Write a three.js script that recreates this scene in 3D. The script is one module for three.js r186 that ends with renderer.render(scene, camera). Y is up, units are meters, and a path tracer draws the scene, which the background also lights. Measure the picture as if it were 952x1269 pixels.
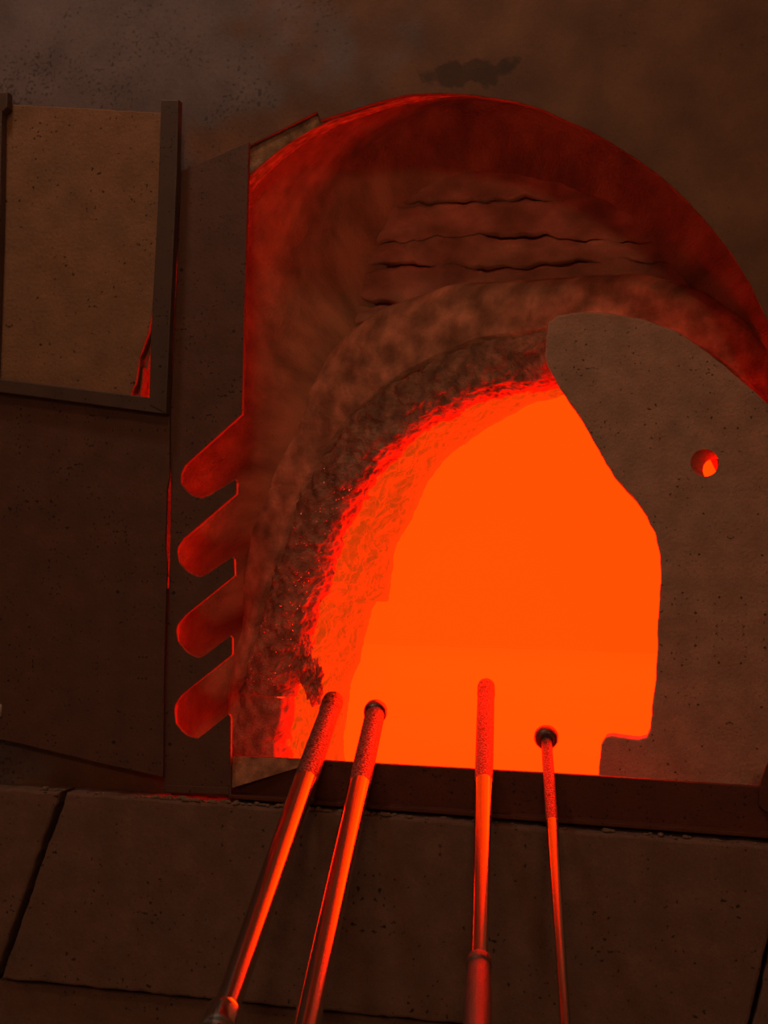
import * as THREE from 'three';
import { ImprovedNoise } from 'three/addons/math/ImprovedNoise.js';
import { RectAreaLightUniformsLib } from 'three/addons/lights/RectAreaLightUniformsLib.js';
import { mergeGeometries } from 'three/addons/utils/BufferGeometryUtils.js';

// ---------------------------------------------------------------- camera, light, exposure
const scene = new THREE.Scene();
scene.background = new THREE.Color(0x000000);
const camera = new THREE.PerspectiveCamera(43.2628, 952 / 1269, 0.05, 30);
camera.position.set(0.35958, 1.33021, 1.55751);
camera.lookAt(0, 1.4, 0);
camera.rotateZ(THREE.MathUtils.degToRad(1));                       // the phone was held one degree askew
const renderer = new THREE.WebGLRenderer({ antialias: true });
renderer.toneMapping = THREE.LinearToneMapping;
renderer.toneMappingExposure = 1.0;
renderer.shadowMap.enabled = true;
RectAreaLightUniformsLib.init();

const GLOW = new THREE.Color().setRGB(1, 0.0085, 0.0001);           // deep orange of the white-hot kiln as this exposure sees it
const KILN = 9;                                                  // radiance of the kiln's rear wall lamp
const LAMP_COLOR = new THREE.Color().setRGB(1, 0.56, 0.3);
const DAY_COLOR = new THREE.Color().setRGB(1, 0.74, 0.55);
const LAMP_NEAR = 0.72, LAMP_MID = 0.55, LAMP_FAR = 1.5;                            // candela of the two workshop bulbs
const kilnLight = new THREE.RectAreaLight(GLOW, KILN, 0.86, 0.5);
kilnLight.position.set(0.2, 1.45, -1.035);
kilnLight.lookAt(0.2, 1.45, 1);
scene.add(kilnLight);

// ---------------------------------------------------------------- helpers
let seed = 7;
const rnd = () => { seed = (seed * 1664525 + 1013904223) >>> 0; return seed / 4294967296; };
const P = new ImprovedNoise();
const nz = (x, y, z) => P.noise(x + 91.3, y + 47.7, z + 13.1);
const fbm = (x, y, z, o = 4) => { let s = 0, a = 0.5, f = 1; for (let i = 0; i < o; i++) { s += a * nz(x * f, y * f, z * f); a *= 0.5; f *= 2.03; } return s; };
const ridge = (x, y, z, o = 4) => { let s = 0, a = 0.5, f = 1; for (let i = 0; i < o; i++) { s += a * (1 - Math.abs(nz(x * f, y * f, z * f)) * 2.4); a *= 0.5; f *= 2.1; } return s; };
const clamp = (v, a = 0, b = 1) => Math.min(b, Math.max(a, v));
const smooth = (a, b, v) => { const t = clamp((v - a) / (b - a)); return t * t * (3 - 2 * t); };
const V = (x, y, z) => new THREE.Vector3(x, y, z);

const taken = new Map();
function numbered(name) { const n = taken.get(name) || 0; taken.set(name, n + 1); return n ? name + '_' + String(n).padStart(3, '0') : name; }
function thing(name, label, category, [x, y, z] = [0, 0, 0], group) {
  const o = new THREE.Group(); o.name = numbered(name); o.position.set(x, y, z);
  o.userData = { label, category }; if (group) o.userData.group = group;
  scene.add(o); return o;
}
function part(name, geo, mat, parent, label) {
  const m = new THREE.Mesh(geo, mat); m.castShadow = m.receiveShadow = true;
  m.name = parent === scene ? numbered(name) : name + (parent.children.filter(c => c.name.replace(/_\d{3}$/, '') === name).length ? '_' + String(parent.children.filter(c => c.name.replace(/_\d{3}$/, '') === name).length).padStart(3, '0') : '');
  if (label) m.userData.label = label;
  // geometry is written in room coordinates; a group may stand at its own base
  if (parent.isGroup) m.position.sub(parent.position);
  parent.add(m); return m;
}
function struct(name, geo, mat) { const m = part(name, geo, mat, scene); m.userData.kind = 'structure'; return m; }
// uv in metres by the dominant axis of each face
function metric(geo) {
  const g = geo.index ? geo.toNonIndexed() : geo; g.computeVertexNormals === undefined;
  const p = g.attributes.position, n = g.attributes.normal, uv = new Float32Array(p.count * 2);
  for (let i = 0; i < p.count; i++) {
    const ax = Math.abs(n.getX(i)), ay = Math.abs(n.getY(i)), az = Math.abs(n.getZ(i));
    const [u, v] = az >= ax && az >= ay ? [p.getX(i), p.getY(i)] : ax >= ay ? [p.getZ(i), p.getY(i)] : [p.getX(i), p.getZ(i)];
    uv[2 * i] = u; uv[2 * i + 1] = v;
  }
  g.setAttribute('uv', new THREE.BufferAttribute(uv, 2)); return g;
}
function box(x0, x1, y0, y1, z0, z1) { const g = new THREE.BoxGeometry(x1 - x0, y1 - y0, z1 - z0); g.translate((x0 + x1) / 2, (y0 + y1) / 2, (z0 + z1) / 2); return metric(g); }
// a plate cut to an outline, chamfered, standing between z0 and z1
function plate(outline, z0, z1, bevel = 0.0012, holes = [], segs = 2) {
  const s = !Array.isArray(outline) ? outline : new THREE.Shape(outline.map(([x, y]) => new THREE.Vector2(x, y)));
  for (const h of holes) s.holes.push(!Array.isArray(h) ? h : new THREE.Path(h.map(([x, y]) => new THREE.Vector2(x, y))));
  const g = new THREE.ExtrudeGeometry(s, { depth: z1 - z0 - 2 * bevel, bevelEnabled: bevel > 0, bevelThickness: bevel, bevelSize: bevel, bevelOffset: -bevel, bevelSegments: segs, curveSegments: 24, steps: 1 });
  g.translate(0, 0, z0 + bevel); return metric(g);
}
function rough(outline, step, amount, s = 0) {                     // the same outline, broken into short uneven steps
  const out = []; const n = outline.length;
  for (let i = 0; i < n; i++) {
    const [ax, ay] = outline[i], [bx, by] = outline[(i + 1) % n], l = Math.hypot(bx - ax, by - ay), k = Math.max(1, Math.round(l / step));
    for (let j = 0; j < k; j++) {
      const x = ax + (bx - ax) * j / k, y = ay + (by - ay) * j / k, d = amount * fbm(x * 60 + s, y * 60, s, 3) * 2;
      out.push([x - (by - ay) / l * d, y + (bx - ax) / l * d]);
    }
  }
  return out;
}
// a surface over a grid of nu by nv cells, pushed along its normals by disp(point, u, v)
function surface(fn, nu, nv, disp, flip = false, size = null) {
  const pos = [], uv = [], idx = [];
  for (let j = 0; j <= nv; j++) for (let i = 0; i <= nu; i++) { const p = fn(i / nu, j / nv); pos.push(p.x, p.y, p.z); uv.push(i / nu, j / nv); }
  for (let j = 0; j < nv; j++) for (let i = 0; i < nu; i++) {
    const a = j * (nu + 1) + i, b = a + 1, c = a + nu + 1, d = c + 1;
    flip ? idx.push(a, c, b, b, c, d) : idx.push(a, b, c, b, d, c);
  }
  const g = new THREE.BufferGeometry();
  g.setAttribute('position', new THREE.Float32BufferAttribute(pos, 3)); g.setAttribute('uv', new THREE.Float32BufferAttribute(uv, 2)); g.setIndex(idx);
  g.computeVertexNormals();
  if (disp) {
    const p = g.attributes.position, n = g.attributes.normal;
    for (let k = 0; k < p.count; k++) {
      const v = V(p.getX(k), p.getY(k), p.getZ(k)), d = disp(v, uv[2 * k], uv[2 * k + 1]);
      p.setXYZ(k, v.x + n.getX(k) * d, v.y + n.getY(k) * d, v.z + n.getZ(k) * d);
    }
    g.computeVertexNormals();
  }
  const p = g.attributes.position, q = g.attributes.uv;
  for (let k = 0; k < p.count; k++) size ? q.setXY(k, q.getX(k) * size[0], q.getY(k) * size[1]) : q.setXY(k, p.getX(k) + 0.7 * p.getZ(k), p.getY(k) + 0.6 * p.getZ(k));
  return g;
}
// a curve given by points round a centre, read by angle
function polar(points, cx, cy) {
  const a = points.map(([x, y]) => [Math.atan2(y - cy, x - cx), Math.hypot(x - cx, y - cy)]);
  for (const e of a) if (e[0] < -Math.PI / 2) e[0] += 2 * Math.PI;
  a.sort((p, q) => p[0] - q[0]);
  return t => {
    if (t <= a[0][0]) return a[0][1]; if (t >= a[a.length - 1][0]) return a[a.length - 1][1];
    let i = 0; while (a[i + 1][0] < t) i++;
    const m = k => { const lo = a[Math.max(0, k - 1)], hi = a[Math.min(a.length - 1, k + 1)]; return (hi[1] - lo[1]) / (hi[0] - lo[0]); };
    const h = a[i + 1][0] - a[i][0], s = (t - a[i][0]) / h, s2 = s * s, s3 = s2 * s;
    return (2 * s3 - 3 * s2 + 1) * a[i][1] + (s3 - 2 * s2 + s) * h * m(i) + (-2 * s3 + 3 * s2) * a[i + 1][1] + (s3 - s2) * h * m(i + 1);
  };
}

// ---------------------------------------------------------------- materials
function texture(size, fn, srgb) {                                 // fn(x, y) in 0..1, wraps by blending is not needed: the repeat is mirrored
  const d = new Uint8Array(size * size * 4);
  for (let j = 0; j < size; j++) for (let i = 0; i < size; i++) {
    const c = fn(i / size, j / size), k = 4 * (j * size + i);
    d[k] = clamp(c[0]) * 255; d[k + 1] = clamp(c[1]) * 255; d[k + 2] = clamp(c[2]) * 255; d[k + 3] = 255;
  }
  const t = new THREE.DataTexture(d, size, size); t.wrapS = t.wrapT = THREE.MirroredRepeatWrapping; t.magFilter = THREE.LinearFilter; t.minFilter = THREE.LinearMipmapLinearFilter; t.generateMipmaps = true;
  if (srgb) t.colorSpace = THREE.SRGBColorSpace; t.needsUpdate = true; return t;
}
const per = (t, m) => { const c = t.clone(); c.repeat.set(1 / m, 1 / m); c.needsUpdate = true; return c; };
const mottle = (f, s, lo, hi, speck, sp) => (x, y) => {
  let v = 0.5 + fbm(x * f, y * f, s, 5) * 1.1, g = (rnd() - 0.5) * 0.12;
  v = lo + (hi - lo) * clamp(v) + g;
  const k = fbm(x * f * 7, y * f * 7, s + 5, 3) + 0.35 * fbm(x * f * 0.8, y * f * 0.8, s + 3, 2) - 0.06; if (k > speck) v *= 1 - sp * smooth(speck, speck + 0.08, k);
  const w = 0.03 * fbm(x * f * 0.7, y * f * 0.7, s + 9, 3);
  return [v + w, v, v - w];
};
const dustTex = texture(512, mottle(9, 1, 0.84, 1.0, 0.24, 0.5), true);
const stoneTex = texture(512, mottle(12, 2, 0.84, 1.0, 0.27, 0.55), true);
const fibreTex = texture(512, (x, y) => { const v = 0.8 + fbm(x * 6, y * 9, 3, 5) * 0.4 + (rnd() - 0.5) * 0.06; return [v, v * (0.98 + 0.05 * fbm(x * 3, y * 5, 8, 2)), v]; }, true);
const crustTex = texture(512, (x, y) => { let v = 0.78 + fbm(x * 11, y * 11, 4, 5) * 0.5 + (rnd() - 0.5) * 0.08; return [v, v, v * 0.97]; }, true);
const softTex = texture(512, (x, y) => { const v = 0.88 + fbm(x * 8, y * 8, 12, 5) * 0.35 + (rnd() - 0.5) * 0.1; return [v, v, v]; }, true);
const grainTex = texture(512, (x, y) => { const v = 0.5 + fbm(x * 40, y * 40, 6, 4) * 0.9 + (rnd() - 0.5) * 0.25; return [v, v, v]; });
const scaleTex = texture(512, (x, y) => { const v = 0.38 + fbm(x * 26, y * 26, 7, 3) * 2.6 + (rnd() - 0.5) * 0.3; return [v, v, v]; });
const std = (rgb, o = {}) => { const m = new THREE.MeshStandardMaterial({ roughness: 0.85, metalness: 0, side: THREE.DoubleSide, ...o }); m.color.setRGB(...rgb); return m; };
const plateTex = texture(1024, (x, y) => {                         // the steel front: x -0.75..0.75 m, y 1.0..2.5 m
  const X = -0.75 + 1.5 * x, Y = 1 + 1.5 * y, g = (rnd() - 0.5) * 0.07;
  let v = 0.9 + 0.28 * fbm(X * 14, Y * 14, 21, 5) + g;
  const grey = smooth(-0.06, 0.06, fbm(X * 5, Y * 5, 31, 5) * 0.5 - 0.8 * (X + 0.16) + 0.3 * (Y - 1.95)) ;   // ragged patch where the paint is still grey, the rest browned
  const k = fbm(X * 210, Y * 210, 5, 2) + 0.5 * fbm(X * 9, Y * 9, 6, 3) + 0.16 * grey - 0.2; if (k > 0.1) v *= 1 - 0.3 * smooth(0.16, 0.34, k);
  const soot = smooth(0.15, 0.5, 1 - Math.hypot((X - 0.095) / 0.075, (Y - 1.943 - 0.1 * (X - 0.09)) / 0.022) + 1.3 * fbm(X * 45, Y * 45, 41, 4)); v *= 1 - 0.3 * soot;
  return [v * (0.98 - 0.02 * grey), v * (0.74 + 0.16 * grey), v * (0.58 + 0.4 * grey)];
}, true);
plateTex.repeat.set(1 / 1.5, 1 / 1.5); plateTex.offset.set(0.5, -1 / 1.5);
const M = {
  wall: std([0.25, 0.205, 0.165], { map: plateTex, bumpMap: per(grainTex, 0.25), bumpScale: 0.0003, roughness: 0.7 }),
  darkSteel: std([0.165, 0.07, 0.045], { map: per(dustTex, 0.3), bumpMap: per(grainTex, 0.2), bumpScale: 0.0003, roughness: 0.62 }),
  rail: std([0.12, 0.066, 0.046], { map: per(dustTex, 0.25), roughness: 0.55 }),
  sill: std([0.15, 0.036, 0.014], { map: per(dustTex, 0.3), bumpMap: per(grainTex, 0.2), bumpScale: 0.0004, roughness: 0.8 }),
  slab: std([0.54, 0.34, 0.23], { map: per(stoneTex, 0.42), bumpMap: per(grainTex, 0.2), bumpScale: 0.0008, roughness: 0.95 }),
  panel: std([0.36, 0.18, 0.095], { map: per(stoneTex, 0.5), bumpMap: per(grainTex, 0.2), bumpScale: 0.0006, roughness: 0.95 }),
  block: std([0.26, 0.14, 0.1], { map: per(stoneTex, 0.5), bumpMap: per(grainTex, 0.3), bumpScale: 0.0005, roughness: 0.95 }),
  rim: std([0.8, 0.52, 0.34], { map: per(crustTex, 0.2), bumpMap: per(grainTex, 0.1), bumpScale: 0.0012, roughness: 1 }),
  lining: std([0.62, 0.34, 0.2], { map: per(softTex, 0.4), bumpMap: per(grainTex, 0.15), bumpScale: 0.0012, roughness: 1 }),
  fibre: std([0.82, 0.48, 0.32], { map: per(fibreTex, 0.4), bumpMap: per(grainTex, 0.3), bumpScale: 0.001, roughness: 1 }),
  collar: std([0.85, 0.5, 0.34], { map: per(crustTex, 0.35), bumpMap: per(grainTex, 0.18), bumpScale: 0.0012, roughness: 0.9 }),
  crust: std([0.66, 0.42, 0.3], { map: per(crustTex, 0.24), bumpMap: per(grainTex, 0.12), bumpScale: 0.002, roughness: 0.6 }),
  hot: std([0.1, 0.09, 0.07], { map: per(crustTex, 0.3), bumpMap: per(grainTex, 0.15), bumpScale: 0.001, roughness: 0.8, emissive: new THREE.Color().setRGB(1, 0.082, 0.003), emissiveIntensity: 0.45 }),
  kiln: std([0.12, 0.06, 0.02], { emissive: new THREE.Color().setRGB(1, 0.0085, 0.0001), emissiveIntensity: 9 }),
  melt: std([0.12, 0.06, 0.02], { roughness: 0.5, emissive: new THREE.Color().setRGB(1, 0.0058, 0.0001), emissiveIntensity: 13 }),
  glint: std([0.8, 0.74, 0.68], { roughness: 0.25, metalness: 1, flatShading: true }),
  casing: std([0.1, 0.075, 0.06], { roughness: 0.8 }),
  shaft: std([0.72, 0.7, 0.64], { roughness: 0.15, metalness: 1, bumpMap: per(grainTex, 0.12), bumpScale: 0.00005 }),
  scale: std([0.3, 0.29, 0.24], { roughness: 0.45, metalness: 0.5, map: per(scaleTex, 0.075), bumpMap: per(scaleTex, 0.06), bumpScale: 0.0007 }),
  head: std([0.22, 0.16, 0.14], { roughness: 0.25, metalness: 0.85, bumpMap: per(grainTex, 0.05), bumpScale: 0.0003 }),
  sleeve: std([0.26, 0.15, 0.12], { roughness: 0.5, metalness: 0.7, bumpMap: per(grainTex, 0.06), bumpScale: 0.0003 }),
  chrome: std([0.8, 0.78, 0.75], { roughness: 0.12, metalness: 1 }),
  floor: std([0.38, 0.34, 0.3], { map: per(dustTex, 0.9), roughness: 0.9 }),
  room: std([0.5, 0.44, 0.38], { map: per(dustTex, 1.2), roughness: 0.95 }),
  paleBolt: std([0.75, 0.62, 0.52], { map: per(stoneTex, 0.05), roughness: 0.6 }),
  wedge: std([0.75, 0.3, 0.16], { map: per(crustTex, 0.2), bumpMap: per(grainTex, 0.1), bumpScale: 0.001, roughness: 0.9 }),
  lampShade: std([0.12, 0.14, 0.13], { roughness: 0.5 }),
  whiteGlobe: std([0.9, 0.88, 0.85], { emissive: DAY_COLOR, emissiveIntensity: 2 }),
  bulb: std([0.9, 0.85, 0.75], { emissive: LAMP_COLOR, emissiveIntensity: 2 }),
};

// ---------------------------------------------------------------- the room
struct('floor', box(-2.2, 2.6, -0.1, 0, -1.75, 4.1), M.floor);
struct('ceiling', box(-2.2, 2.6, 3.1, 3.2, -1.75, 4.1), M.room);
struct('wall_back', box(-2.2, 2.6, 0, 3.1, -1.75, -1.65), M.room);
struct('wall_front', box(-2.2, 2.6, 0, 3.1, 4.0, 4.1), M.room);
struct('wall_left', box(-2.2, -2.1, 0, 3.1, -1.65, 4.0), M.room);
struct('wall_right', box(2.5, 2.6, 0, 3.1, -1.65, 4.0), M.room);

// ---------------------------------------------------------------- the furnace
const furnace = thing('furnace', 'big glass furnace with an arched steel front, crusted lining and a glowing orange mouth', 'furnace', [0.1, 0.95, -0.6]);
// the steel front, with the opening cut out
const archEdge = [[-0.269, 1.045], [-0.269, 1.30], [-0.30, 1.335], [-0.34, 1.43], [-0.35, 1.5], [-0.338, 1.613], [-0.295, 1.75], [-0.272, 1.822], [-0.183, 1.872], [-0.097, 1.909], [-0.092, 1.8985], [-0.058, 1.9065], [-0.018, 1.9165], [0.021, 1.9235], [0.062, 1.9225],
  [0.101, 1.918], [0.157, 1.906], [0.189, 1.8945], [0.217, 1.8795], [0.248, 1.864], [0.276, 1.846], [0.305, 1.8255], [0.333, 1.803], [0.363, 1.773], [0.390, 1.741], [0.415, 1.707], [0.436, 1.671], [0.456, 1.626], [0.470, 1.585], [0.478, 1.54], [0.482, 1.48], [0.482, 1.045]];
part('front_plate', plate([[-1.0, 0.95], [1.1, 0.95], [1.1, 2.4], [-1.0, 2.4]], -0.008, 0, 0.001, [archEdge]), M.wall, furnace, 'dusty brown steel front with a round arch cut in it');
part('casing', mergeGeometries([box(-1.0, -0.99, 0.95, 2.4, -1.3, -0.008), box(1.09, 1.1, 0.95, 2.4, -1.3, -0.008), box(-0.99, 1.09, 2.39, 2.4, -1.3, -0.008), box(-1.0, 1.1, 0.95, 2.4, -1.31, -1.3), box(-0.99, 1.09, 0.95, 0.96, -1.3, -0.008)]), M.casing, furnace);
// the lining behind the plate: front face, soffit and back
const AC = [0.083, 1.45];
const liningFront = polar([[-0.33, 1.045], [-0.35, 1.3], [-0.345, 1.5], [-0.33, 1.62], [-0.285, 1.735], [-0.225, 1.805], [-0.185, 1.839], [-0.158, 1.860], [-0.118, 1.885], [-0.086, 1.899], [-0.058, 1.906], [-0.018, 1.9165], [0.021, 1.9245], [0.06, 1.924], [0.101, 1.920], [0.157, 1.909], [0.217, 1.8825], [0.276, 1.849], [0.333, 1.806], [0.390, 1.744], [0.436, 1.675], [0.458, 1.63], [0.479, 1.56], [0.484, 1.48], [0.484, 1.045]], ...AC);
const liningRear = polar([[-0.33, 1.045], [-0.345, 1.3], [-0.34, 1.5], [-0.325, 1.62], [-0.28, 1.73], [-0.222, 1.805], [-0.197, 1.825], [-0.170, 1.852], [-0.129, 1.882], [-0.068, 1.909], [-0.003, 1.926], [0.053, 1.934], [0.093, 1.933], [0.151, 1.921], [0.213, 1.895], [0.273, 1.861], [0.332, 1.817], [0.391, 1.752], [0.438, 1.682], [0.459, 1.637], [0.481, 1.566], [0.490, 1.477], [0.491, 1.045]], ...AC);
const A0 = Math.atan2(1.045 - AC[1], 0.485 - AC[0]), A1 = 2 * Math.PI + Math.atan2(1.045 - AC[1], -0.33 - AC[0]);
const ringPoint = (f, t, out, z) => V(AC[0] + Math.cos(t) * (f(t) + out), AC[1] + Math.sin(t) * (f(t) + out), z);
function stack(curves) {                                          // curves: [f, out, z] from front to back
  return (u, v) => { const t = A0 + (A1 - A0) * u, k = Math.min(curves.length - 2, Math.floor(v * (curves.length - 1))), s = v * (curves.length - 1) - k; return ringPoint(curves[k][0], t, curves[k][1], curves[k][2]).lerp(ringPoint(curves[k + 1][0], t, curves[k + 1][1], curves[k + 1][2]), s); };
}
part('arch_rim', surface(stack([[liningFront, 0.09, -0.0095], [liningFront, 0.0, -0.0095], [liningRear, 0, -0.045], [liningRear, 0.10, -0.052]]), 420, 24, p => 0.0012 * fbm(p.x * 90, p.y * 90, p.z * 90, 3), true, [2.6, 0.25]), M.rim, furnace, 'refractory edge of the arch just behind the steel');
// the recess behind it, closing in towards the inner arch
const recessRear = polar([[-0.31, 1.045], [-0.31, 1.2], [-0.29, 1.32], [-0.25, 1.41], [-0.212, 1.498], [-0.183, 1.565], [-0.173, 1.653], [-0.156, 1.748], [-0.121, 1.854], [-0.062, 1.935], [0.033, 1.975], [0.172, 1.965], [0.307, 1.9], [0.416, 1.79], [0.48, 1.66], [0.507, 1.5], [0.51, 1.045]], ...AC);
const coved = (u, v) => {
  const t = A0 + (A1 - A0) * u, a = ringPoint(liningRear, t, 0.03, -0.045), b = ringPoint(recessRear, t, 0.008, -0.215), c = ringPoint(recessRear, t, -0.11, -0.274);
  const s = v * 1.35; if (s < 0.85) return a.clone().lerp(b, s); if (s > 1.2) return b.clone().lerp(c, (s - 1) / 0.35);
  const k = (s - 0.85) / 0.35, m = a.clone().lerp(b, 0.85), n = b.clone().lerp(c, 0.2 / 0.35); return m.lerp(b, k).lerp(b.clone().lerp(n, k), k);
};
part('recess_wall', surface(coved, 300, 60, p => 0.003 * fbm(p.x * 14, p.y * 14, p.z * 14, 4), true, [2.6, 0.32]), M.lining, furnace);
const IC = [0.27, 1.13], readTable = (k, d) => { let i = 0; while (i < k.length - 2 && k[i + 1][0] < d) i++; const f = clamp((d - k[i][0]) / (k[i + 1][0] - k[i][0])); return k[i][1] + (k[i + 1][1] - k[i][1]) * f * f * (3 - 2 * f); };
// radii of the inner arch by angle, at its front edge and at the kiln behind: it was never quite round
const innerR = t => { const c = Math.cos(t), s = Math.sin(t); return c > 0 ? 1 / Math.hypot(c / 0.26, s / 0.462) : readTable([[90, 0.462], [101, 0.466], [112, 0.479], [124, 0.483], [131, 0.48], [141, 0.467], [156, 0.444], [168, 0.441], [180, 0.455], [188, 0.469], [200, 0.48]], t * 180 / Math.PI); };
const kilnR = t => { const c = Math.cos(t), s = Math.sin(t); return c > 0 ? 1 / Math.hypot(c / 0.262, s / 0.492) : readTable([[90, 0.492], [105, 0.49], [124, 0.477], [145, 0.437], [158.6, 0.405], [159.6, 0.423], [172, 0.4235], [180, 0.438], [194, 0.458], [200, 0.46]], t * 180 / Math.PI); };
const T0 = -0.2, T1 = Math.PI * 1.1;
const mouth = []; for (let i = 0; i <= 60; i++) { const t = Math.PI * i / 60, r = Math.max(innerR(t), kilnR(t)) + 0.02; mouth.push([IC[0] + r * Math.cos(t), IC[1] + r * Math.sin(t)]); }
mouth.push([IC[0] - 0.45, 0.985], [IC[0] + 0.26, 0.985]);
part('recess_back', plate([[-0.6, 0.97], [0.8, 0.97], [0.8, 2.2], [-0.6, 2.2]], -0.30, -0.285, 0, [mouth.map(([x, y]) => [IC[0] + (x - IC[0]) * 1.05, IC[1] + (y - IC[1]) * 1.05])]), M.fibre, furnace);
part('recess_floor', box(-0.6, 0.8, 0.975, 0.998, -0.22, -0.008), M.lining, furnace);
part('throat_floor', box(-0.6, 0.8, 0.975, 0.998, -0.5, -0.22), M.melt, furnace);
// fibre layers stacked over the inner arch, each with its own wavering edges
const levels = [2.02, 1.945, 1.905, 1.858, 1.802, 1.762, 1.722, 1.675, 1.63];
const edgeAt = (k, x) => levels[k] + 0.035 * fbm(x * 4, k * 7.3, 2, 3) + 0.014 * fbm(x * 30, k * 3.1, 4, 4) - 0.06 * (x - 0.2) * (k % 2 ? 1 : 0.3) * 0.4;
for (let k = 0; k + 1 < levels.length; k++) {
  const off = 0.008 * (rnd() - 0.5);
  part('fibre_layer', surface((u, v) => {
    const x = -0.26 + 0.86 * u, open = j => 0.006 * Math.max(0, fbm(x * 9, j * 5.1, 11, 4) + 0.09), top = edgeAt(k, x) - open(k), bot = edgeAt(k + 1, x) + open(k + 1), e = v > 0.5 ? (2 * v - 1) ** 16 * open(k) : (1 - 2 * v) ** 16 * open(k + 1);
    return V(x, bot + (top - bot) * v, -0.257 + off * 0.5 - 6 * e + 0.004 * fbm(x * 9, v * 2, k * 5, 3));
  }, 170, 20, p => 0.003 * fbm(p.x * 18, p.y * 30, k, 4)), M.fibre, furnace);
}
// the inner arch: two crusted rings and the hot throat
const outerReach = polar([[-0.075, 0], [0.0, 0], [1, 0]].map(([x]) => [x, 0]), 5, 5) && (t => { const d = t * 180 / Math.PI; const k = [[60, 0.15], [100, 0.155], [120, 0.185], [141, 0.17], [153, 0.15], [166, 0.112], [180, 0.098], [200, 0.09]]; if (d <= 60) return 0.15; let i = 0; while (i < k.length - 2 && k[i + 1][0] < d) i++; return k[i][1] + (k[i + 1][1] - k[i][1]) * clamp((d - k[i][0]) / (k[i + 1][0] - k[i][0])); });
const along = (pts, v) => { const s = v * (pts.length - 1), k = Math.min(pts.length - 2, Math.floor(s)), f = s - k; return [pts[k][0] + (pts[k + 1][0] - pts[k][0]) * f, pts[k][1] + (pts[k + 1][1] - pts[k][1]) * f]; };
function ring(profile, t0, t1, nu, nv, disp, mat, name, label) {
  return part(name, surface((u, v) => { const t = t0 + (t1 - t0) * u, [dr, z] = along(profile(t), v), r = innerR(t) + dr; return V(IC[0] + r * Math.cos(t), IC[1] + r * Math.sin(t), z); }, nu, nv, disp, true), mat, furnace, label);
}
const lumps = (a, f) => p => a * fbm(p.x * f, p.y * f, p.z * f, 5) + a * 0.35 * ridge(p.x * f * 2.2, p.y * f * 2.2, p.z * f * 2.2, 3);
const outerProfile = t => { const o = outerReach(t); return [[o + 0.005, -0.275], [o, -0.25], [o - 0.006, -0.238], [o * 0.75 + 0.02, -0.224], [0.088, -0.2145], [0.079, -0.2135], [0.072, -0.219]]; };
const innerProfile = () => [[0.077, -0.225], [0.073, -0.2145], [0.064, -0.209], [0.048, -0.203], [0.025, -0.2], [0.008, -0.205], [-0.001, -0.216], [-0.006, -0.232], [-0.002, -0.26]];
const JOINT = Math.PI * 0.99;
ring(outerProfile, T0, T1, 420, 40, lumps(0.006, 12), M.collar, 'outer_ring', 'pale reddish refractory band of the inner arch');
ring(innerProfile, T0, JOINT - 0.0008, 700, 80, p => lumps(0.011, 26)(p) + 0.004 * (ridge(p.x * 90, p.y * 60, p.z * 60, 3) - 0.6), M.crust, 'inner_ring', 'dark crusted ring round the glowing mouth');
ring(innerProfile, JOINT + 0.0008, T1, 60, 64, lumps(0.009, 20), M.crust, 'foot_block', 'separate block at the foot of the crusted ring');
// glassy grains caught in the crust
{
  const grains = [];
  for (let i = 0; i < 380; i++) {
    const t = Math.PI * (0.76 + 0.22 * rnd()), dr = 0.006 + 0.06 * Math.pow(rnd(), 0.8), r = innerR(t) + dr, s = 0.0006 + 0.001 * rnd() * rnd();
    const g = new THREE.IcosahedronGeometry(s, 0); g.rotateX(rnd() * 6); g.rotateY(rnd() * 6);
    g.translate(IC[0] + r * Math.cos(t), IC[1] + r * Math.sin(t), -0.196 + 0.006 * rnd() - Math.abs(dr - 0.03) * 0.15); grains.push(g);
  }
  part('glass_grain', mergeGeometries(grains), M.glint, furnace).userData.kind = 'stuff';
}
// throat: the hot thickness of the inner arch, streaked by what has run down it
part('hot_throat', surface((u, v) => {
  const t = T0 + (T1 - T0) * u, f = smooth(0.0, 1, v), r = (v < 0.05 ? 0.012 * (1 - v / 0.05) : 0) + innerR(t) * (1 - f) + kilnR(t) * f;
  return V(IC[0] + r * Math.cos(t), IC[1] + r * Math.sin(t), -0.222 - 0.278 * v);
}, 760, 190, (p, u, v) => { const q = Math.atan2(p.y - IC[1], p.x - IC[0]), k = 1 - 0.75 * smooth(0.75, 1, v); return k * (0.010 * fbm(q * 14, p.z * 7, 3, 4) + 0.013 * (ridge(q * 11 + 1.4 * fbm(p.z * 14, q * 9, 1, 2), p.z * 24 + 1.2 * fbm(q * 20, p.z * 12, 5, 2), 9, 4) - 0.6)); }, true), M.hot, furnace, 'glowing streaked thickness of the arch');
// two lumps of dark clinker stuck to the hot edge
for (const [x, y, z, rx, ry] of [[-0.152, 1.166, -0.230, 0.013, 0.026], [-0.166, 1.198, -0.224, 0.013, 0.028], [-0.168, 1.225, -0.222, 0.009, 0.02]]) {
  const g = new THREE.IcosahedronGeometry(1, 12), p = g.attributes.position;
  for (let i = 0; i < p.count; i++) { const v = V(p.getX(i), p.getY(i), p.getZ(i)), k = 1 + 1.3 * fbm(v.x * 1.9 + x * 50, v.y * 1.9, v.z * 1.9 + y * 30, 4); p.setXYZ(i, x + v.x * rx * k, y + v.y * ry * k, z + v.z * 0.012 * k); }
  g.computeVertexNormals(); part('clinker', metric(g), M.crust, furnace);
}
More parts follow.
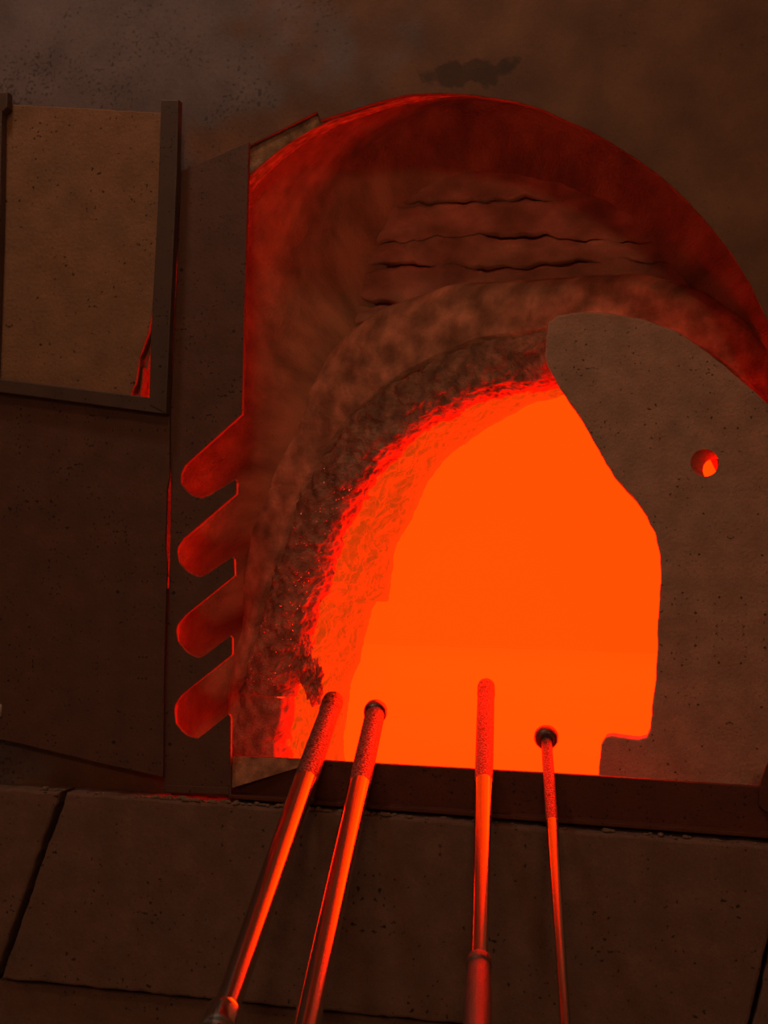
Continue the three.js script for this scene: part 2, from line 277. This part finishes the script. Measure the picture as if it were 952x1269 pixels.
// kiln chamber behind the throat
part('chamber_front', plate([[-0.75, 0.965], [0.85, 0.965], [0.85, 1.95], [-0.75, 1.95]], -0.515, -0.495, 0.001, [mouth]), M.kiln, furnace);
part('chamber_wall', mergeGeometries([box(-0.75, 0.85, 0.965, 1.95, -1.09, -1.05), box(-0.79, -0.75, 0.965, 1.95, -1.09, -0.5), box(0.85, 0.89, 0.965, 1.95, -1.09, -0.5), box(-0.79, 0.89, 1.95, 1.99, -1.09, -0.5)]), M.kiln, furnace, 'glowing walls inside the furnace');
part('hearth', surface((u, v) => V(-0.75 + 1.6 * u, 0.995 + 0.178 * v ** 0.8, -0.49 - 0.56 * v), 60, 40, p => 0.004 * fbm(p.x * 7, p.z * 7, 0, 3)), M.melt, furnace, 'yellower molten glass in the furnace');

// ---------------------------------------------------------------- steel and blocks round the mouth
// blocks below
const blocks = new THREE.Group(); blocks.name = 'wall_lower'; blocks.userData.kind = 'structure'; scene.add(blocks);
const Zb = 0.045;
for (const o of [
  [[-0.95, 1.041], [-0.404, 1.041], [-0.487, 0.802], [-0.95, 0.79]],
  [[-0.395, 1.041], [0.1, 1.034], [0.476, 1.028], [0.453, 0.915], [0.428, 0.80], [-0.478, 0.802]],
  [[0.482, 1.028], [1.05, 1.02], [1.05, 0.795], [0.434, 0.80], [0.459, 0.915]],
]) part('wall_block', plate(rough(o, 0.008, 0.0018, o[0][0] * 9), 0.002, Zb, 0.0035, [], 2), M.block, blocks);
for (const [a, b] of [[-0.95, -0.498], [-0.49, 0.2], [0.207, 1.05]]) part('wall_block', plate(rough([[a, 0.795], [b, 0.795], [b, 0.4], [a, 0.4]], 0.01, 0.0015, a * 5), 0.002, Zb - 0.012, 0.003), M.block, blocks);
part('wall_block', box(-0.95, 1.05, 0, 0.395, 0.001, Zb - 0.012), M.block, blocks);
struct('wall_plinth', box(-1.0, 1.1, 0, 0.945, -1.31, -0.002), M.block);

const sill = thing('furnace_sill', 'long black steel sill bar along the bottom of the glowing mouth', 'sill', [0.3, 1.05, 0.01]);
part('upright_lip', plate([[-0.185, 1.042], [0.75, 1.03], [0.75, 1.0875], [0.4577, 1.0885], [0.2649, 1.0912], [-0.0641, 1.0922], [-0.185, 1.0922]], 0.003, 0.013, 0.001), M.sill, sill);
part('end_bracket', plate([[0.462, 1.13], [0.455, 1.112], [0.4475, 1.090], [0.4475, 1.068], [0.455, 1.062], [0.62, 1.058], [0.62, 1.13]], 0.0135, 0.021, 0.001), M.sill, sill);
part('foot_flange', plate([[-0.185, 1.0425], [0.75, 1.0305], [0.75, 1.0355], [-0.185, 1.0475]], 0.004, 0.03, 0.001), M.sill, sill);

// crumbs that lie in the crack above the blocks
{
  const crumbs = [];
  for (let i = 0; i < 240; i++) {
    const x = i < 150 ? -0.30 + 0.33 * rnd() : -0.45 + 0.92 * rnd(), s = 0.0012 + 0.0035 * rnd() * rnd();
    const y = (x < -0.395 ? 1.041 : x < 0.1 ? 1.041 - 0.007 * (x + 0.395) / 0.495 : 1.034 - 0.006 * (x - 0.1) / 0.376) + s * 0.5;
    const g = new THREE.IcosahedronGeometry(s, 0); g.scale(1 + rnd(), 0.7, 1); g.rotateY(rnd() * 6); g.translate(x, y, 0.032 + 0.011 * rnd()); crumbs.push(g);
  }
  const c = part('crumbs', mergeGeometries(crumbs), M.slab, scene); c.userData = { kind: 'stuff', label: 'refractory crumbs lying in the crack above the lower blocks', category: 'debris' };
}

// small sloped refractory wedge at the left end of the sill
const wedge = thing('wedge_tile', 'small triangular reddish tile tucked between the slotted plate and the sill', 'tile', [-0.14, 1.055, 0.02]);
{
  const g = new THREE.BufferGeometry(), a = [-0.1862, 1.0925, 0.0135], b = [-0.068, 1.0935, 0.0135], c = [-0.1795, 1.056, 0.031], d = [-0.1862, 1.0565, 0.0135];
  g.setAttribute('position', new THREE.Float32BufferAttribute([...a, ...c, ...b, ...a, ...d, ...c, ...d, ...b, ...c, ...a, ...b, ...d], 3)); g.computeVertexNormals();
  part('tile', metric(g), M.wedge, wedge);
}

// slotted plate: four angled slots that pipes are hung in
const slotted = thing('slotted_plate', 'dark upright steel plate with four slanting round-ended slots, left of the glowing mouth', 'steel plate', [-0.23, 1.044, 0.03]);
{
  const s = new THREE.Shape(); s.moveTo(-0.268, 1.833); s.lineTo(-0.177, 1.866); s.lineTo(-0.178, 1.697); s.lineTo(-0.178, 1.52);
  const slots = [[[-0.252, 1.456], [-0.258, 1.444], [-0.257, 1.432], [-0.245, 1.418], [-0.229, 1.414], [-0.219, 1.418], [-0.185, 1.438], [-0.183, 1.434], [-0.183, 1.420]],
    [[-0.252, 1.363], [-0.261, 1.350], [-0.257, 1.333], [-0.245, 1.320], [-0.229, 1.315], [-0.219, 1.3195], [-0.187, 1.341], [-0.184, 1.338], [-0.183, 1.318]],
    [[-0.247, 1.267], [-0.260, 1.252], [-0.256, 1.234], [-0.243, 1.219], [-0.227, 1.214], [-0.217, 1.220], [-0.187, 1.243], [-0.1845, 1.240], [-0.184, 1.220]],
    [[-0.249, 1.168], [-0.260, 1.153], [-0.256, 1.131], [-0.243, 1.117], [-0.227, 1.114], [-0.217, 1.1215], [-0.187, 1.146], [-0.184, 1.142], [-0.183, 1.09]]];
  for (const q of slots) { s.lineTo(...q[0]); s.bezierCurveTo(...q[1], ...q[1], ...q[2]); s.bezierCurveTo(...q[3], ...q[3], ...q[4]); s.lineTo(...q[5]); s.lineTo(...q[6]); s.lineTo(...q[7]); s.lineTo(...q[8]); }
  s.lineTo(-0.181, 1.046); s.lineTo(-0.270, 1.044); s.lineTo(-0.2715, 1.198); s.lineTo(-0.2700, 1.34); s.lineTo(-0.2705, 1.432); s.lineTo(-0.274, 1.48); s.lineTo(-0.275, 1.519); s.lineTo(-0.270, 1.71);
  part('plate', plate(s, 0.022, 0.029, 0.0008), M.darkSteel, slotted);
  part('foot_strip', plate([[-0.268, 1.046], [-0.184, 1.0475], [-0.184, 1.056], [-0.268, 1.0545]], 0.029, 0.0305, 0.0005), M.darkSteel, slotted);
}

// left-hand door: refractory panel in a steel frame, one corner broken away
const door = thing('furnace_door', 'framed brownish refractory door panel with its lower corner broken, at upper left', 'door', [-0.4, 1.53, 0.03]);
part('panel', plate(rough([[-0.62, 1.942], [-0.516, 1.935], [-0.294, 1.909], [-0.290, 1.70], [-0.2995, 1.650], [-0.305, 1.622], [-0.3155, 1.594], [-0.3195, 1.566], [-0.327, 1.541], [-0.36, 1.546], [-0.47, 1.5595], [-0.62, 1.5785]], 0.006, 0.001, 3), 0.004, 0.034, 0.0015), M.panel, door, 'brown refractory board with a broken corner');
part('splinter', plate(rough([[-0.2985, 1.64], [-0.3065, 1.606], [-0.312, 1.585], [-0.3085, 1.578], [-0.305, 1.60]], 0.005, 0.0012, 8), 0.012, 0.026, 0.001), M.panel, door);
part('splinter', plate(rough([[-0.314, 1.583], [-0.318, 1.556], [-0.3215, 1.543], [-0.3165, 1.541], [-0.3145, 1.56]], 0.005, 0.0012, 5), 0.010, 0.026, 0.001), M.panel, door);
part('side_rail', plate([[-0.2885, 1.920], [-0.2645, 1.918], [-0.2645, 1.825], [-0.267, 1.706], [-0.271, 1.519], [-0.294, 1.53], [-0.2945, 1.615], [-0.2895, 1.780]], 0.036, 0.05, 0.0015), M.rail, door);
part('bottom_rail', plate([[-0.68, 1.592], [-0.505, 1.567], [-0.293, 1.540], [-0.271, 1.5185], [-0.467, 1.5445], [-0.68, 1.572]], 0.037, 0.049, 0.0015), M.rail, door);
part('side_rail', plate([[-0.565, 1.945], [-0.5035, 1.944], [-0.5035, 1.924], [-0.511, 1.918], [-0.5085, 1.747], [-0.509, 1.57], [-0.565, 1.577]], 0.036, 0.05, 0.0015), M.rail, door);

const shield = thing('heat_shield', 'wide flat dark steel shield below the framed door panel', 'steel plate', [-0.45, 1.06, 0.035]);
part('sheet', plate([[-0.75, 1.588], [-0.470, 1.5545], [-0.2725, 1.5285], [-0.2705, 1.44], [-0.2735, 1.425], [-0.2735, 1.35], [-0.2708, 1.33], [-0.2712, 1.2], [-0.269, 1.065], [-0.36, 1.079], [-0.469, 1.098], [-0.6, 1.114], [-0.75, 1.13]], 0.0305, 0.0355, 0.0008), M.darkSteel, shield);
part('edge_strip', box(-0.362, -0.358, 1.32, 1.52, 0.0005, 0.0305), M.darkSteel, shield);
part('stiffener', box(-0.74, -0.275, 1.3, 1.315, 0.0005, 0.0305), M.darkSteel, shield);

{
  const g = new THREE.CylinderGeometry(0.0135, 0.0145, 0.008, 6); g.rotateX(Math.PI / 2); g.translate(-0.506, 1.1385, 0.0395);
  part('bolt', metric(g), M.paleBolt, shield, 'pale bolt head');
}

// right-hand slab that half closes the mouth
const slab = thing('refractory_slab', 'thick pale brown refractory slab with a round peephole, half closing the glowing mouth', 'furnace door', [0.4, 1.05, -0.15]);
{
  const o = [[0.187, 1.656], [0.184, 1.635], [0.183, 1.614], [0.187, 1.598], [0.199, 1.575], [0.231, 1.528], [0.254, 1.488], [0.273, 1.454], [0.288, 1.437], [0.301, 1.424], [0.312, 1.408], [0.326, 1.382], [0.333, 1.351], [0.334, 1.320], [0.332, 1.279], [0.330, 1.259], [0.331, 1.238], [0.328, 1.187], [0.324, 1.156], [0.3225, 1.130], [0.318, 1.121], [0.309, 1.118], [0.29, 1.1185], [0.274, 1.1205], [0.2665, 1.1185], [0.261, 1.110], [0.253, 0.999], [0.60, 0.999], [0.60, 1.41], [0.56, 1.45], [0.502, 1.500], [0.465, 1.546], [0.433, 1.576], [0.393, 1.611], [0.353, 1.641], [0.312, 1.657], [0.271, 1.667], [0.229, 1.670], [0.2, 1.666]];
  const hole = new THREE.Path(); hole.absarc(0.3875, 1.4715, 0.0205, 0, 2 * Math.PI, true);
  part('slab', plate(rough(o.reverse(), 0.006, 0.0012, 1), -0.17, -0.13, 0.003, [hole]), M.slab, slab);
  part('peephole_bush', surface((u, v) => { const t = 2 * Math.PI * u, r = 0.0205 - 0.006 * v; return V(0.3875 + 0.013 * v + r * Math.cos(t), 1.4715 - 0.006 * v + r * Math.sin(t), -0.131 - 0.039 * v); }, 48, 8, p => 0.0006 * fbm(p.x * 200, p.y * 200, p.z * 200, 2), true), M.slab, slab);
}

// ---------------------------------------------------------------- the pipes resting on the sill
const alongPipe = (tip, end) => { const a = V(...tip), d = V(...end).sub(a), L = d.length(); d.normalize(); return { a, d, L, q: new THREE.Quaternion().setFromUnitVectors(V(0, -1, 0), d) }; };
// a turned body given as [distance from tip, radius] pairs, laid along the pipe
function turned(pipe, profile, segs = 40, bump = 0) {
  const g = new THREE.LatheGeometry(profile.map(([s, r]) => new THREE.Vector2(Math.max(r, 0.00001), -s)), segs);
  const p = g.attributes.position, uv = g.attributes.uv;
  for (let i = 0; i < p.count; i++) {
    const th = Math.atan2(p.getZ(i), p.getX(i)), s = -p.getY(i);
    if (bump) { const k = 1 + bump * fbm(p.getX(i) * 160, s * 160, p.getZ(i) * 160, 3); p.setXYZ(i, p.getX(i) * k, p.getY(i), p.getZ(i) * k); }
    uv.setXY(i, uv.getX(i) * 0.075, s);
  }
  g.computeVertexNormals(); g.applyQuaternion(pipe.q); g.translate(pipe.a.x, pipe.a.y, pipe.a.z); return g;
}
const G = 'glassblowing pipes resting on the sill';
function makePipe(label, tip, end, parts) {
  const pipe = alongPipe(tip, end), t = thing('blowpipe', label, 'blowpipe', tip, G);
  for (const [name, profile, mat, bump, l] of parts) part(name, turned(pipe, profile.map(([s, r]) => [s < 0 ? pipe.L + 0.25 + s : s, r]), 40, bump || 0), mat, t, l);
}
const hollow = (r, w) => [[0.03, r - w], [0.002, r - w], [0.0, r - w * 0.6], [0.0, r - w * 0.3], [0.002, r]];
makePipe('steel blowpipe with a plain round tip and a bright ferrule, nearest the slotted plate', [-0.1058, 1.1583, -0.184], [-0.002, 0.9617, 0.5439], [
  ['tip', [[0.034, 0.0001], [0.034, 0.0100], [0.035, 0.0128], [0.038, 0.0143], [0.050, 0.0146], [0.054, 0.0138], [0.058, 0.0136], [0.062, 0.0143], [0.074, 0.0142], [0.079, 0.0133], [0.1, 0.0132]], M.scale, 0.05],
  ['scaled_end', [[0.1, 0.0132], [0.2, 0.0138], [0.3, 0.0140]], M.scale, 0.012], ['shaft', [[0.3, 0.0140], [0.42, 0.0137], [0.55, 0.0130], [0.69, 0.0117], [0.76, 0.0110], [1.0, 0.0110]], M.shaft],
  ['ferrule', [[0.750, 0.0110], [0.751, 0.0138], [0.754, 0.0158], [0.760, 0.0166], [0.778, 0.0166], [0.784, 0.0155], [0.79, 0.014], [1.0, 0.014]], M.chrome, 0, 'bright chromed ferrule']]);
makePipe('steel blowpipe with a flared dark collar at its tip, second pipe from the slotted plate', [-0.0411, 1.1527, -0.1635], [0.0681, 0.9627, 0.5404], [
  ['tip', [[0.044, 0.0001], [0.040, 0.008], [0.038, 0.0125], [0.040, 0.0148], [0.046, 0.0158], [0.054, 0.0154], [0.057, 0.0140], [0.057, 0.0122], [0.066, 0.0122]], M.head, 0.08, 'flared dark collar'],
  ['scaled_end', [[0.058, 0.0122], [0.074, 0.0124], [0.080, 0.0132], [0.088, 0.0130], [0.22, 0.0130], [0.28, 0.0127]], M.scale, 0.012], ['shaft', [[0.28, 0.0127], [0.34, 0.0125], [0.52, 0.0121], [0.66, 0.0115], [0.74, 0.0110], [1.0, 0.0110]], M.shaft]]);
makePipe('long blowpipe with a rounded tip and a wider dull handle sleeve at the bottom', [0.0912, 1.1799, -0.2694], [0.2034, 0.9676, 0.5168], [
  ['tip', [[0.034, 0.0001], [0.034, 0.006], [0.036, 0.0098], [0.041, 0.0116], [0.050, 0.0122], [0.055, 0.0116], [0.060, 0.0116], [0.064, 0.0122], [0.076, 0.0121], [0.081, 0.0115], [0.1, 0.0114]], M.scale, 0.05],
  ['scaled_end', [[0.1, 0.0114], [0.19, 0.0113], [0.3, 0.0108], [0.36, 0.0103]], M.scale, 0.012], ['shaft', [[0.36, 0.0103], [0.42, 0.0098], [0.6, 0.0086], [0.72, 0.0078], [0.76, 0.0078]], M.shaft],
  ['sleeve', [[0.7285, 0.0078], [0.7288, 0.0102], [0.730, 0.0109], [0.7385, 0.0109], [0.7395, 0.0100], [0.742, 0.0099], [0.76, 0.0106], [0.79, 0.0113], [1.0, 0.0113]], M.sleeve, 0, 'wider dull handle sleeve']]);
makePipe('thinnest rod with a dark round glass-smeared head, nearest the refractory slab', [0.191, 1.1335, -0.1146], [0.2718, 0.968, 0.4985], [
  ['head', [[0.026, 0.0001], [0.0265, 0.004], [0.028, 0.008], [0.032, 0.0125], [0.038, 0.0152], [0.045, 0.0154], [0.051, 0.0135], [0.054, 0.0105], [0.052, 0.0078], [0.053, 0.0066], [0.058, 0.0064]], M.head, 0.07, 'dark round head'],
  ['scaled_end', [[0.05, 0.0064], [0.084, 0.0066], [0.12, 0.0067], [0.2, 0.0066], [0.28, 0.0064]], M.scale, 0.015], ['shaft', [[0.28, 0.0064], [0.34, 0.0062], [0.5, 0.0052], [0.64, 0.0049], [0.9, 0.0049]], M.shaft]]);

// ---------------------------------------------------------------- workshop lamps, outside the frame
function lamp(label, x, y, z, power, color, glass, R) {
  const t = thing('pendant_lamp', label, 'lamp', [x, y, z]);
  part('globe', new THREE.SphereGeometry(R, 32, 20).translate(x, y, z), glass, t);
  part('shade', new THREE.LatheGeometry([[0.02, 1.4], [0.75, 1.32], [1.45, 0.95], [2, 0.33], [1.96, 0.33], [1.41, 0.9], [0.73, 1.27], [0.02, 1.34]].map(([a, b]) => new THREE.Vector2(a * R, b * R)), 40).translate(x, y, z), M.lampShade, t);
  part('cord', new THREE.CylinderGeometry(0.004, 0.004, 3.1 - y - 1.34 * R, 8).translate(x, (3.1 + y + 1.34 * R) / 2, z), M.lampShade, t);
  const l = new THREE.PointLight(color, power, 0, 2); l.position.set(x, y, z); l.castShadow = true; l.shadow.radius = R / 0.02; scene.add(l);
}
lamp('whitish globe pendant lamp hanging close above the furnace front', -0.5, 2.92, 0.55, LAMP_NEAR, DAY_COLOR, M.whiteGlobe, 0.09);
lamp('yellowish globe pendant lamp hanging above the glassmaker\'s place', 0.1, 2.88, 1.35, LAMP_MID, LAMP_COLOR, M.bulb, 0.1);
lamp('yellowish globe pendant lamp hanging low at the far end of the workshop', 0.7, 2.2, 3.2, LAMP_FAR, LAMP_COLOR, M.bulb, 0.12);

renderer.render(scene, camera);
